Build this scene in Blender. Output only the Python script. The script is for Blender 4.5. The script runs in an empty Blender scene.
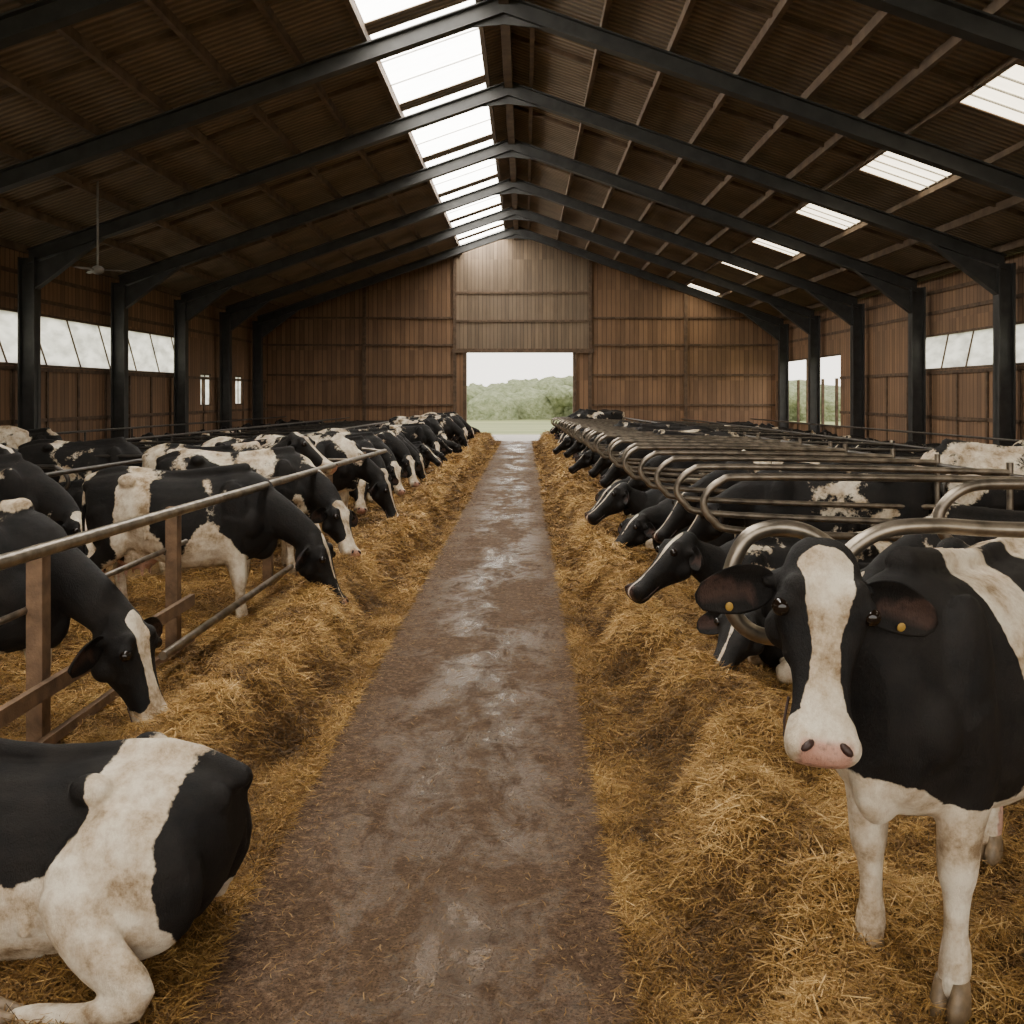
import bpy, bmesh, math, random
import numpy as np
from mathutils import Vector, Matrix
random.seed(7); rs = np.random.RandomState(7)
S = bpy.context.scene
COL = S.collection
CAMH = 2.2

# ------------------------------------------------------------ node helpers
def newmat(name):
    m = bpy.data.materials.new(name); m.use_nodes = True
    nt = m.node_tree; b = nt.nodes['Principled BSDF']
    return m, nt, b
def N(nt, t, **kw):
    n = nt.nodes.new(t)
    for k, v in kw.items(): setattr(n, k, v)
    return n
def setin(n, d):
    for k, v in d.items(): n.inputs[k].default_value = v
    return n
def noise(nt, vec, scale, detail=4, rough=.55, dist=0):
    n = N(nt, 'ShaderNodeTexNoise'); setin(n, {'Scale': scale, 'Detail': detail, 'Roughness': rough, 'Distortion': dist})
    if vec is not None: nt.links.new(vec, n.inputs['Vector'])
    return n.outputs['Fac']
def mth(nt, op, a, b=None, c=None, clamp=False):
    n = N(nt, 'ShaderNodeMath', operation=op); n.use_clamp = clamp
    for i, v in enumerate((a, b, c)):
        if v is None: continue
        if isinstance(v, (int, float)): n.inputs[i].default_value = v
        else: nt.links.new(v, n.inputs[i])
    return n.outputs[0]
def ramp(nt, fac, stops):
    n = N(nt, 'ShaderNodeValToRGB'); e = n.color_ramp.elements
    while len(e) < len(stops): e.new(.5)
    for i, (p, c) in enumerate(stops):
        e[i].position = p; e[i].color = (*c, 1)
    nt.links.new(fac, n.inputs[0]); return n.outputs[0]
def mix(nt, fac, a, b, blend='MIX'):
    n = N(nt, 'ShaderNodeMix', data_type='RGBA', blend_type=blend)
    for i, v in ((0, fac), (6, a), (7, b)):
        if isinstance(v, (int, float)): n.inputs[i].default_value = v
        elif isinstance(v, tuple): n.inputs[i].default_value = (*v, 1)
        else: nt.links.new(v, n.inputs[i])
    return n.outputs[2]
def bump(nt, b, h, strength=.4, dist=.02):
    n = N(nt, 'ShaderNodeBump'); n.inputs['Strength'].default_value = strength; n.inputs['Distance'].default_value = dist
    nt.links.new(h, n.inputs['Height']); nt.links.new(n.outputs[0], b.inputs['Normal'])
def mapv(nt, vec, scale):
    n = N(nt, 'ShaderNodeMapping'); n.inputs['Scale'].default_value = scale
    nt.links.new(vec, n.inputs['Vector']); return n.outputs[0]
def tc(nt, o='Object'):
    return N(nt, 'ShaderNodeTexCoord').outputs[o]

# ------------------------------------------------------------ materials
def m_simple(name, c, rough=.6, metal=0, var=.25, scale=6, bmp=0):
    m, nt, b = newmat(name); v = tc(nt)
    f = noise(nt, v, scale, 5)
    col = ramp(nt, f, [(.3, tuple(x*(1-var) for x in c)), (.7, tuple(min(1, x*(1+var)) for x in c))])
    nt.links.new(col, b.inputs['Base Color'])
    b.inputs['Roughness'].default_value = rough; b.inputs['Metallic'].default_value = metal
    if bmp: bump(nt, b, noise(nt, v, scale*8, 3), bmp, .01)
    return m

def m_hide():
    m, nt, b = newmat('cow_hide'); v = tc(nt)
    at = N(nt, 'ShaderNodeAttribute', attribute_name='patch')
    pk = N(nt, 'ShaderNodeAttribute', attribute_name='pink')
    oi = N(nt, 'ShaderNodeObjectInfo')
    off = N(nt, 'ShaderNodeCombineXYZ')
    r = mth(nt, 'MULTIPLY', oi.outputs['Random'], 61.0)
    nt.links.new(r, off.inputs[0]); nt.links.new(mth(nt, 'MULTIPLY', r, .37), off.inputs[1])
    va = N(nt, 'ShaderNodeVectorMath', operation='ADD')
    nt.links.new(v, va.inputs[0]); nt.links.new(off.outputs[0], va.inputs[1])
    n1 = noise(nt, va.outputs[0], 1.9, 3, .5, .5)
    n2 = noise(nt, v, 38, 3)
    s = mth(nt, 'MULTIPLY', mth(nt, 'SUBTRACT', n1, .5), 7.0)
    s = mth(nt, 'ADD', s, at.outputs['Fac'])
    s = mth(nt, 'ADD', s, mth(nt, 'MULTIPLY', mth(nt, 'SUBTRACT', n2, .5), .9))
    k = mth(nt, 'MULTIPLY_ADD', s, 4.0, .5, clamp=True)
    dirt = noise(nt, va.outputs[0], 5.0, 8, .72)
    fur = noise(nt, mapv(nt, v, (70, 70, 22)), 3, 4, .7)
    white = ramp(nt, dirt, [(.36, (.26, .175, .095)), (.46, (.58, .46, .32)), (.60, (.84, .75, .60))])
    white = mix(nt, mth(nt, 'MULTIPLY_ADD', fur, 1.8, -.75, clamp=True), white, mix(nt, .3, white, (.30, .22, .14)))
    black = ramp(nt, dirt, [(.35, (.0045, .0042, .0045)), (.7, (.018, .0145, .012))])
    black = mix(nt, mth(nt, 'MULTIPLY_ADD', fur, 2.2, -1.15, clamp=True), black, (.026, .020, .016))
    c = mix(nt, k, white, black)
    spot = mth(nt, 'MULTIPLY_ADD', noise(nt, v, 45, 3), 5, -2.6, clamp=True)
    pc = mix(nt, mth(nt, 'MULTIPLY', spot, .75), (.54, .28, .21), (.12, .06, .05))
    c = mix(nt, pk.outputs['Fac'], c, pc)
    nt.links.new(c, b.inputs['Base Color'])
    b.inputs['Roughness'].default_value = .64
    b.inputs['Specular IOR Level'].default_value = .26
    big = noise(nt, v, 7, 4, .6)
    bump(nt, b, mth(nt, 'ADD', mth(nt, 'MULTIPLY', fur, .55), mth(nt, 'MULTIPLY', big, 1.5)), .6, .018)
    return m

def m_straw():
    m, nt, b = newmat('straw_stalks')
    at = N(nt, 'ShaderNodeAttribute', attribute_name='rnd')
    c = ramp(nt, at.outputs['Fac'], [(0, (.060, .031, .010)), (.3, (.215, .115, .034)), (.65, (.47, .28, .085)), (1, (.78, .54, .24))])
    nt.links.new(c, b.inputs['Base Color']); b.inputs['Roughness'].default_value = .55
    b.inputs['Specular IOR Level'].default_value = .25
    return m
def m_strawbed():
    m, nt, b = newmat('straw_mat'); v = tc(nt)
    f1 = noise(nt, mapv(nt, v, (14, 50, 20)), 1.2, 6, .7, 1.5)
    f2 = noise(nt, mapv(nt, v, (50, 12, 20)), 1.2, 6, .7, 1.5)
    big = noise(nt, v, 1.3, 4)
    f = mth(nt, 'MAXIMUM', f1, f2)
    c = ramp(nt, f, [(.42, (.055, .028, .008)), (.56, (.22, .115, .032)), (.72, (.46, .27, .08))])
    c = mix(nt, mth(nt, 'MULTIPLY', big, .5), c, (.12, .065, .022))
    nt.links.new(c, b.inputs['Base Color']); b.inputs['Roughness'].default_value = .8
    bump(nt, b, f, .9, .03)
    return m
def m_floor():
    m, nt, b = newmat('barn_floor'); v = tc(nt)
    st = mapv(nt, v, (1, .40, 1))
    n1 = noise(nt, st, 1.3, 9, .68, .5); n2 = noise(nt, v, 19, 8, .8); n3 = noise(nt, v, 75, 4, .75); n4 = noise(nt, mapv(nt, v, (1, .7, 1)), 4.5, 8, .75, .8)
    sx = N(nt, 'ShaderNodeSeparateXYZ'); nt.links.new(v, sx.inputs[0])
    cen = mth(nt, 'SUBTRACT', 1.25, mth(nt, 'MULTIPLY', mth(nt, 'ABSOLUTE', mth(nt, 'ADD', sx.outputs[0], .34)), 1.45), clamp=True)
    wet_sheen = mth(nt, 'MULTIPLY', cen, mth(nt, 'MULTIPLY_ADD', mth(nt, 'ADD', mth(nt, 'MULTIPLY', n1, .6), mth(nt, 'MULTIPLY', n4, .4)), 11.0, -5.15, clamp=True))
    c = ramp(nt, n2, [(.36, (.042, .021, .011)), (.5, (.135, .078, .044)), (.64, (.30, .19, .11))])
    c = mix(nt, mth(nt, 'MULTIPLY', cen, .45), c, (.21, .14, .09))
    c = mix(nt, mth(nt, 'MULTIPLY', wet_sheen, .35), c, (.23, .175, .13))  # wet patches, with their shine also painted in as a lighter colour
    c = mix(nt, mth(nt, 'MULTIPLY_ADD', n3, 6, -2.95, clamp=True), c, (.04, .022, .012))
    c = mix(nt, mth(nt, 'MULTIPLY', mth(nt, 'MULTIPLY_ADD', n4, -7, 3.4, clamp=True), .6), c, (.060, .034, .019))
    nt.links.new(c, b.inputs['Base Color'])
    nt.links.new(mth(nt, 'MULTIPLY_ADD', wet_sheen, -.60, .78), b.inputs['Roughness'])
    nt.links.new(mth(nt, 'MULTIPLY_ADD', wet_sheen, .55, .15), b.inputs['Specular IOR Level'])
    hgt = mth(nt, 'ADD', mth(nt, 'MULTIPLY', n2, 1.4), mth(nt, 'MULTIPLY', n4, 1.0))
    bump(nt, b, mth(nt, 'MULTIPLY', hgt, mth(nt, 'MULTIPLY_ADD', wet_sheen, -.72, 1)), .75, .035)
    return m
def m_boards(name, base, w=.22, dark=.5):
    m, nt, b = newmat(name); v = tc(nt)
    sx = N(nt, 'ShaderNodeSeparateXYZ'); nt.links.new(v, sx.inputs[0])
    s = mth(nt, 'DIVIDE', mth(nt, 'ADD', sx.outputs[0], sx.outputs[1]), w)
    fr = mth(nt, 'FRACT', s); fl = mth(nt, 'FLOOR', s)
    row = mth(nt, 'FLOOR', mth(nt, 'DIVIDE', sx.outputs[2], 1.45))
    wn = N(nt, 'ShaderNodeTexWhiteNoise', noise_dimensions='2D')
    cb = N(nt, 'ShaderNodeCombineXYZ'); nt.links.new(fl, cb.inputs[0]); nt.links.new(row, cb.inputs[1])
    nt.links.new(cb.outputs[0], wn.inputs['Vector'])
    gr = noise(nt, mapv(nt, v, (14, 14, .9)), 1.5, 6, .65)
    f = mth(nt, 'ADD', mth(nt, 'MULTIPLY', wn.outputs['Value'], .35), mth(nt, 'MULTIPLY', gr, .65))
    c = ramp(nt, f, [(.2, tuple(x*dark for x in base)), (.5, base), (.85, tuple(x*1.5 for x in base))])
    big = noise(nt, v, .5, 4)
    c = mix(nt, mth(nt, 'MULTIPLY_ADD', big, 1.6, -.5, clamp=True), c, tuple(x*.6+.02 for x in base))
    gv = mth(nt, 'LESS_THAN', mth(nt, 'ABSOLUTE', mth(nt, 'SUBTRACT', fr, .5)), .44)
    c = mix(nt, gv, tuple(x*.3 for x in base), c)
    nt.links.new(c, b.inputs['Base Color']); b.inputs['Roughness'].default_value = .75
    bump(nt, b, mth(nt, 'ADD', gv, mth(nt, 'MULTIPLY', gr, .3)), .6, .02)
    return m
def m_roof():
    m, nt, b = newmat('roof_sheeting'); v = tc(nt)
    w = N(nt, 'ShaderNodeTexWave', wave_type='BANDS', bands_direction='Y'); setin(w, {'Scale': 1.6, 'Distortion': .25, 'Detail': 2})
    nt.links.new(v, w.inputs['Vector'])
    n = noise(nt, v, 1.1, 6, .6); n2 = noise(nt, mapv(nt, v, (.6, 6, .6)), 2, 5)
    c = ramp(nt, mth(nt, 'ADD', mth(nt, 'MULTIPLY', n, .6), mth(nt, 'MULTIPLY', n2, .4)), [(.3, (.14, .105, .068)), (.55, (.28, .21, .14)), (.75, (.42, .32, .22))])
    c = mix(nt, mth(nt, 'MULTIPLY_ADD', w.outputs['Fac'], -.7, .7, clamp=True), c, (.085, .062, .04))
    nt.links.new(c, b.inputs['Base Color']); b.inputs['Roughness'].default_value = .8
    bump(nt, b, w.outputs['Fac'], .8, .05)
    return m
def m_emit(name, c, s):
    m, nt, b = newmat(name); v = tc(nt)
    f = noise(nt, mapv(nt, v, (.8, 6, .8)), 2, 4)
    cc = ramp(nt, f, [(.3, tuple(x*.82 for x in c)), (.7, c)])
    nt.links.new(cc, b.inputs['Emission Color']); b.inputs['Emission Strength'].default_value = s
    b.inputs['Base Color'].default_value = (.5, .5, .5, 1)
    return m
def m_trans(name):
    m, nt, b = newmat(name)
    t = N(nt, 'ShaderNodeBsdfTranslucent'); v = tc(nt)
    c = ramp(nt, noise(nt, mapv(nt, v, (1, 1, 3)), 1.2, 5), [(.35, (.70, .70, .68)), (.6, (.99, .99, .97))])
    nt.links.new(c, t.inputs[0]); nt.links.new(t.outputs[0], nt.nodes['Material Output'].inputs[0])
    return m

HIDE = m_hide(); STRAW = m_straw(); BED = m_strawbed(); FLOOR = m_floor()
HOOF = m_simple('hoof_horn', (.20, .14, .08), .5, var=.5, scale=20)
EYE = m_simple('eye_dark', (.010, .006, .004), .05, var=.2)
DARK = m_simple('nostril_dark', (.035, .014, .010), .5)
TAG = m_simple('ear_tag', (.42, .25, .05), .55)
STEELD = m_simple('painted_steel', (.034, .033, .031), .55, 0, .4, 3)
TUBE = m_simple('galvanised_tube', (.22, .185, .145), .38, .85, .5, 9)
TUBEL = m_simple('rail_tube', (.30, .255, .20), .36, .9, .45, 9)
TUBED = m_simple('dark_tube', (.10, .09, .08), .4, .8, .35, 9)
WOOD = m_boards('wall_boards', (.27, .155, .085))
WOODG = m_boards('gable_boards', (.22, .155, .10), .18)
TRIMW = m_simple('trim_timber', (.12, .075, .045), .75, var=.4, scale=5)
RAILW = m_simple('rail_timber', (.17, .10, .055), .75, var=.4, scale=9, bmp=.4)
PURL = m_simple('purlin_timber', (.14, .095, .06), .8, var=.4, scale=3)
GBAR = m_simple('glazing_bar', (.45, .43, .38), .6)
ROOF = m_roof()
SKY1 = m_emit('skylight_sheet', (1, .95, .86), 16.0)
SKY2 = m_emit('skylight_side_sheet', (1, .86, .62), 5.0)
PANE = m_trans('translucent_pane')
CONC = m_simple('concrete_apron', (.42, .39, .35), .8, var=.2, scale=2, bmp=.3)

# ------------------------------------------------------------ mesh helpers
def box(bm, x0, x1, y0, y1, z0, z1, mi=0):
    vs = [bm.verts.new((x, y, z)) for z in (z0, z1) for y in (y0, y1) for x in (x0, x1)]
    for f in ((0, 2, 3, 1), (4, 5, 7, 6), (0, 1, 5, 4), (2, 6, 7, 3), (0, 4, 6, 2), (1, 3, 7, 5)):
        fc = bm.faces.new([vs[i] for i in f]); fc.material_index = mi
def hexa(bm, pts, mi=0):
    vs = [bm.verts.new(p) for p in pts]
    for f in ((0, 3, 2, 1), (4, 5, 6, 7), (0, 1, 5, 4), (1, 2, 6, 5), (2, 3, 7, 6), (3, 0, 4, 7)):
        fc = bm.faces.new([vs[i] for i in f]); fc.material_index = mi
def obj(name, bm_or_me, mats=(), smooth=False, parent=None, recalc=True):
    if isinstance(bm_or_me, bmesh.types.BMesh):
        if recalc: bmesh.ops.recalc_face_normals(bm_or_me, faces=bm_or_me.faces)
        me = bpy.data.meshes.new(name); bm_or_me.to_mesh(me); bm_or_me.free()
    else: me = bm_or_me
    for m in mats: me.materials.append(m)
    if smooth: me.polygons.foreach_set('use_smooth', [True]*len(me.polygons))
    o = bpy.data.objects.new(name, me); COL.objects.link(o)
    if parent: o.parent = parent
    return o
def catmull(P, n):
    P = np.array(P, float); out = []
    m = len(P)
    for i in range(m-1):
        p0 = P[max(i-1, 0)]; p1 = P[i]; p2 = P[i+1]; p3 = P[min(i+2, m-1)]
        for k in range(n):
            t = k/n
            out.append(.5*((2*p1)+(-p0+p2)*t+(2*p0-5*p1+4*p2-p3)*t*t+(-p0+3*p1-3*p2+p3)*t**3))
    out.append(P[-1]); return np.array(out)
def nrm(v): return v/max(np.linalg.norm(v), 1e-9)
def loft(bm, rings, mi=0):
    R = [[bm.verts.new(p) for p in r] for r in rings]; n = len(R[0])
    for a, b2 in zip(R[:-1], R[1:]):
        for i in range(n):
            f = bm.faces.new((a[i], a[(i+1) % n], b2[(i+1) % n], b2[i])); f.material_index = mi; f.smooth = True
    for r in (R[0][::-1], R[-1]):
        f = bm.faces.new(r); f.material_index = mi; f.smooth = True
def tube(bm, pts, lat=(0, 1, 0), n=4, seg=14, mi=0, rnd=True):
    """pts rows: x y z r_lateral [r_other]"""
    pts = [tuple(p) if len(p) == 5 else (*p, p[3]) for p in pts]
    P = catmull(pts, n); lat = np.array(lat, float)
    rings = []; L = len(P)
    for i in range(L):
        t = nrm(P[min(i+1, L-1)][:3]-P[max(i-1, 0)][:3])
        l = lat-t*lat.dot(t)
        if np.linalg.norm(l) < .1: l = np.cross(t, (1, 0, 0))
        l = nrm(l); u = np.cross(t, l)
        def rg(c, k): return [tuple(c+l*P[i][3]*k*math.cos(a)+u*P[i][4]*k*math.sin(a)) for a in np.linspace(0, 2*math.pi, seg, endpoint=False)]
        if i == 0 and rnd:
            r = min(P[i][3:]); rings += [rg(P[i][:3]-t*r*.8, .45), rg(P[i][:3]-t*r*.45, .85)]
        rings.append(rg(P[i][:3], 1))
        if i == L-1 and rnd:
            r = min(P[i][3:]); rings += [rg(P[i][:3]+t*r*.45, .85), rg(P[i][:3]+t*r*.8, .45)]
    loft(bm, rings, mi)
def ellipsoid(bm, c, r, rot=None, mi=0, seg=16):
    M = Matrix.Translation(Vector(c)) @ (rot if rot else Matrix.Identity(4)) @ Matrix.Diagonal((*r, 1))
    res = bmesh.ops.create_uvsphere(bm, u_segments=seg, v_segments=seg//2+2, radius=1, matrix=M)
    for v in res['verts']:
        for f in v.link_faces: f.material_index = mi; f.smooth = True

# ------------------------------------------------------------ straw height field
def vn(x, y, sd=0):
    xi = np.floor(x).astype(np.int64); yi = np.floor(y).astype(np.int64); fx = x-xi; fy = y-yi
    fx = fx*fx*(3-2*fx); fy = fy*fy*(3-2*fy)
    def h(a, b):
        k = (a*374761393+b*668265263+sd*974711) & 0x7fffffff
        k = ((k ^ (k >> 13))*1274126177) & 0x7fffffff
        return ((k ^ (k >> 16)) & 0xffff)/65535.0
    return (h(xi, yi)*(1-fx)+h(xi+1, yi)*fx)*(1-fy)+(h(xi, yi+1)*(1-fx)+h(xi+1, yi+1)*fx)*fy
def fbm(x, y, sd=0, o=3):
    s = 0; a = .5; t = 0
    for i in range(o): s = s+a*vn(x*2**i, y*2**i, sd+i); t += a; a *= .5
    return s/t
def HS(x, y, side):
    x = np.asarray(x, float); y = np.asarray(y, float)
    if side < 0: e = -1.40+.46*(fbm(y*1.1, y*0+3, 5)-.5); u = e-x
    else: e = .60+.46*(fbm(y*1.1, y*0+9, 8)-.5); u = x-e
    s = np.clip(u/.34, 0, 1); s = s*s*(3-2*s)
    far = np.clip((u-1.0)/.8, 0, 1)
    h = s*(.11+.14*(fbm(x*1.5, y*1.5, 21)-.35)+.12*(fbm(x*5, y*5, 31)-.3)*(1-.5*far)+.06*(fbm(x*14, y*14, 41)-.5))
    ridge = np.exp(-((u-.48)/.34)**2)*(.14+.18*fbm(y*1.6, x*1.2, 55))
    h = h+ridge*s-.015*(1-s)
    g = np.exp(-(((x+2.0)/1.0)**2+((y-3.4)/.8)**2)**2) if side < 0 else .45*np.exp(-(((x-1.35)/.45)**2+((y-3.3)/.45)**2)**2)
    return h*(1-.85*g)

# ------------------------------------------------------------ cow builder
TR = [  # x, z_top, z_bot, hw
 (-.88, 1.34, 1.06, .10), (-.84, 1.38, .92, .19), (-.74, 1.40, .78, .255), (-.58, 1.43, .70, .285), (-.40, 1.435, .66, .305),
 (-.2, 1.39, .60, .33), (.02, 1.38, .545, .355), (.22, 1.39, .54, .35), (.42, 1.41, .57, .30), (.58, 1.445, .60, .255),
 (.72, 1.43, .64, .215), (.84, 1.36, .72, .17), (.92, 1.24, .84, .10)]
HEADS = [(-.06, .05, .03, .07), (-.03, .086, .055, .11), (.02, .106, .066, .15), (.08, .120, .072, .18), (.15, .130, .070, .19), (.205, .118, .060, .180),
 (.27, .092, .052, .150), (.34, .078, .048, .115), (.41, .080, .046, .098), (.455, .093, .050, .096), (.495, .100, .056, .092), (.528, .096, .052, .082), (.548, .078, .036, .06), (.555, .05, .02, .04)]
def stand_legs(df=(0, 0), dh=(0, 0)):
    F, H = [], []
    for s, a in zip((1, -1), df):
        F.append([(.60, .15*s, 1.0, .15, .17), (.52+a*.4, .18*s, .78, .10, .14), (.54+a*.7, .17*s, .60, .074, .092), (.55+a*.8, .165*s, .44, .064, .068), (.545+a*.9, .163*s, .37, .047, .05), (.545+a, .16*s, .25, .040, .043), (.55+a, .16*s, .15, .053, .058), (.575+a, .16*s, .07, .046, .052)])
    for s, a in zip((1, -1), dh):
        F2 = [(-.62, .15*s, 1.08, .15, .24), (-.50+a*.3, .19*s, .82, .115, .16), (-.60+a*.6, .19*s, .64, .075, .095), (-.74+a, .175*s, .50, .052, .07), (-.72+a, .17*s, .32, .042, .048), (-.70+a, .17*s, .15, .050, .054), (-.67+a, .17*s, .07, .046, .052)]
        H.append(F2)
    return F, H
def lie_legs(w=0, bx=0):
    F, H = [], []
    for s in (1, -1):
        F.append([(.58, .16*s, .45, .14, .17), (.50, .24*s, .24, .09, .11), (.84, .25*s, .12, .06, .062), (.70, .29*s, .07, .042, .042), (.58, .33*s, .055, .043, .045)])
        k = 1 if s == 1 else .8; q = bx if s == 1 else 0
        H.append([(-.62, .17*s, .50, .17, .25), (-.36-q, (.34+w*.5)*s*k, .44, .12, .16), (-.46-q, (.42+w*.8)*s*k, .27, .075, .11), (-.64-q, (.46+w)*s*k, .13, .058, .075), (-.50-q, (.50+w)*s*k, .08, .044, .046), (-.32-q, (.53+w)*s*k, .07, .052, .054), (-.24-q, (.54+w)*s*k, .06, .046, .05)])
    return F, H
def build_cow(name, legs, neck, head, dz=0, hs=1.22, lie=False, bias=.35, blobs=(), voxel=.02, blaze=1.0, tail_sw=.0, mw=.40, tag=False):
    F, H = legs
    bm = bmesh.new()
    T = np.array(TR); xs = T[:, 0]
    rings = []
    for x in np.concatenate([[-.885], np.linspace(-.87, .9, 30), [.925]]):
        zt = np.interp(x, xs, T[:, 1])+dz; zb = np.interp(x, xs, T[:, 2])+dz; hw = np.interp(x, xs, T[:, 3])
        if lie: zb = max(zb, .0); hw *= 1.08
        zc = zb+(zt-zb)*.5; hh = (zt-zb)/2; rg = []
        pear = .20*min(1, max(0, (x+.35)/.4))
        for a in np.linspace(0, 2*math.pi, 22, endpoint=False):
            c, s = math.cos(a), math.sin(a)
            y = hw*math.copysign(abs(c)**.82, c)*(1-pear*s)
            if s < 0 and x < 0: y *= (1-.22*(-s))
            rg.append((x, y, zc+hh*math.copysign(abs(s)**.9, s)))
        rings.append(rg)
    loft(bm, rings)
    for s in (1, -1):
        ellipsoid(bm, (-.40, .24*s, 1.36+dz), (.085, .065, .06))
        ellipsoid(bm, (-.85, .11*s, 1.29+dz), (.055, .045, .06))
        ellipsoid(bm, (.60, .19*s, 1.08+dz), (.14, .095, .30), Matrix.Rotation(-.15, 4, 'Y'))
        ellipsoid(bm, (.74, .15*s, .97+dz), (.12, .10, .15))
        ellipsoid(bm, (.48, .20*s, .88+dz), (.13, .09, .15))
        for k in range(5):   # ribs
            rx = .30-.11*k
            tube(bm, [(rx+.05, .20*s, 1.27+dz, .022, .020), (rx, .315*s, 1.05+dz, .022, .018), (rx-.05, .335*s, .84+dz, .02, .016)], n=3, seg=8, lat=(1, 0, 0))
        if lie: ellipsoid(bm, (-.54, .24*s, .42), (.31, .17, .30))
        else: ellipsoid(bm, (-.62, .165*s, .98), (.21, .12, .34), Matrix.Rotation(-.2, 4, 'Y'))
    ellipsoid(bm, (.78, 0, .82+dz+(.05 if lie else 0)), (.15, .085, .20))
    tube(bm, [(-.9, 0, 1.34+dz, .05), (-.6, 0, 1.435+dz, .05), (-.1, 0, 1.40+dz, .04), (.4, 0, 1.44+dz, .05), (.62, 0, 1.46+dz, .06)], n=3, seg=8)
    if not lie:
        ellipsoid(bm, (-.42, 0, .66), (.22, .155, .15))
        for x in (-.34, -.5):
            for y in (-.07, .07): tube(bm, [(x, y, .56, .022), (x, y, .47, .016)], n=2, seg=8, lat=(0, 1, 0))
    for L in F+H: tube(bm, L, n=4, seg=14)
    tube(bm, neck, n=5, seg=18)
    P, a, d = [np.array(v, float) for v in head]
    a = nrm(a); d = nrm(d-a*d.dot(a)); l = np.cross(a, d)
    HP = lambda t, ll, dd: P+hs*(a*t+l*ll+d*dd)
    rings = []
    Hd = catmull(HEADS, 2)
    for t, w, up, dn in Hd:
        rg = []
        for an in np.linspace(0, 2*math.pi, 20, endpoint=False):
            c, s = math.cos(an), math.sin(an)
            x = w*math.copysign(abs(c)**.8, c)
            if s < 0: x *= 1-.38*abs(s)
            rg.append(tuple(HP(t, x, (up if s > 0 else dn)*math.copysign(abs(s)**.85, s))))
        rings.append(rg)
    loft(bm, rings)
    for s in (1, -1):
        ellipsoid(bm, HP(.142, .105*s, .040), (.038*hs,)*3)
        ellipsoid(bm, HP(.10, .080*s, .052), (.040*hs,)*3)
        ellipsoid(bm, HP(.505, .060*s, .022), (.042*hs,)*3)
        ellipsoid(bm, HP(.18, .070*s, -.10), (.066*hs,)*3)
        ellipsoid(bm, HP(.26, .064*s, -.02), (.04*hs, .04*hs, .04*hs))
        tube(bm, [(*HP(.05, .05*s, -.03), .034*hs), (*HP(.055, .105*s, -.035), .030*hs), (*HP(.065, .140*s, -.040), .026*hs)], lat=a, n=2, seg=8)
    # tail
    zt = 1.37+dz
    if lie: tp = [(-.80, 0, zt-.03, .035), (-.86, -.04, zt-.12, .026), (-.85, -.14, zt-.3, .02), (-.78, -.26, zt-.5, .018), (-.66, -.36, .12, .03), (-.55, -.42, .06, .03)]
    else: tp = [(-.82, 0, zt-.02, .035), (-.91, 0, zt-.06, .028), (-.955, tail_sw*.3, zt-.3, .021), (-.95, tail_sw*.7, zt-.65, .017), (-.95, tail_sw, zt-.85, .034), (-.95, tail_sw, zt-1.03, .03), (-.95, tail_sw, zt-1.1, .012)]
    tube(bm, tp, n=4, seg=8)
    bmesh.ops.recalc_face_normals(bm, faces=bm.faces)
    me = bpy.data.meshes.new('tmp'); bm.to_mesh(me); bm.free()
    o = bpy.data.objects.new('tmp', me); COL.objects.link(o)
    r = o.modifiers.new('r', 'REMESH'); r.mode = 'VOXEL'; r.voxel_size = voxel; r.use_smooth_shade = True
    sm = o.modifiers.new('s', 'SMOOTH'); sm.factor = .5; sm.iterations = max(2, int(round(.055/voxel)))
    dg = bpy.context.evaluated_depsgraph_get(); dg.update()
    me2 = bpy.data.meshes.new_from_object(o.evaluated_get(dg))
    bpy.data.objects.remove(o)
    bm = bmesh.new(); bm.from_mesh(me2)
    for f in bm.faces: f.material_index = 0; f.smooth = True
    # ears
    for s in (1, -1):
        eb = HP(.066, .118*s, -.045); ed = nrm(l*s*1.0-d*.05+a*(.22))
        wa = nrm(a*.8-d*.6-ed*(a*.8-d*.6).dot(ed)); nn = np.cross(ed, wa)
        if nn.dot(d) < 0: nn = -nn
        rings = []
        for u in np.linspace(0, 1, 14):
            wd = hs*(.020+.056*math.sin(math.pi*min(1, u**.75*.93))**.9)*(1 if u < .96 else .4)
            c = eb+ed*hs*.232*u-nn*hs*.02*math.sin(math.pi*u)+wa*hs*.02*u*u
            rg = []
            for an in np.linspace(0, 2*math.pi, 14, endpoint=False):
                cx, sx = math.cos(an), math.sin(an)
                cup = .036*(cx*cx)*hs*math.sin(math.pi*min(1, u**.8*.85+.08))
                rg.append(tuple(c+wa*wd*cx+nn*(.008*hs*sx+cup)))
            rings.append(rg)
        loft(bm, rings)
        if tag:
            tcn = eb+ed*hs*.14+wa*hs*.052+nn*.022
            q = Matrix([[*ed, 0], [*wa, 0], [*nn, 0], [0, 0, 0, 1]]).transposed()
            ellipsoid(bm, tcn, (.013, .016, .004), q, mi=4, seg=10)
        ellipsoid(bm, HP(.158, .122*s, .050), (.026*hs,)*3, mi=2)
        q = Matrix([[*l, 0], [*a, 0], [*d, 0], [0, 0, 0, 1]]).transposed()
        q2 = q @ Matrix.Rotation(.75*s, 4, 'Z')
        ellipsoid(bm, HP(.512, .050*s, .056), (.022*hs, .012*hs, .011*hs), q2, mi=3, seg=10)
    tube(bm, [(*HP(.38, .074, -.058), .004), (*HP(.48, .086, -.048), .005), (*HP(.540, .045, -.042), .005), (*HP(.540, -.045, -.042), .005), (*HP(.48, -.086, -.048), .005), (*HP(.38, -.074, -.058), .004)], lat=a, n=3, seg=6, mi=3)
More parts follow.
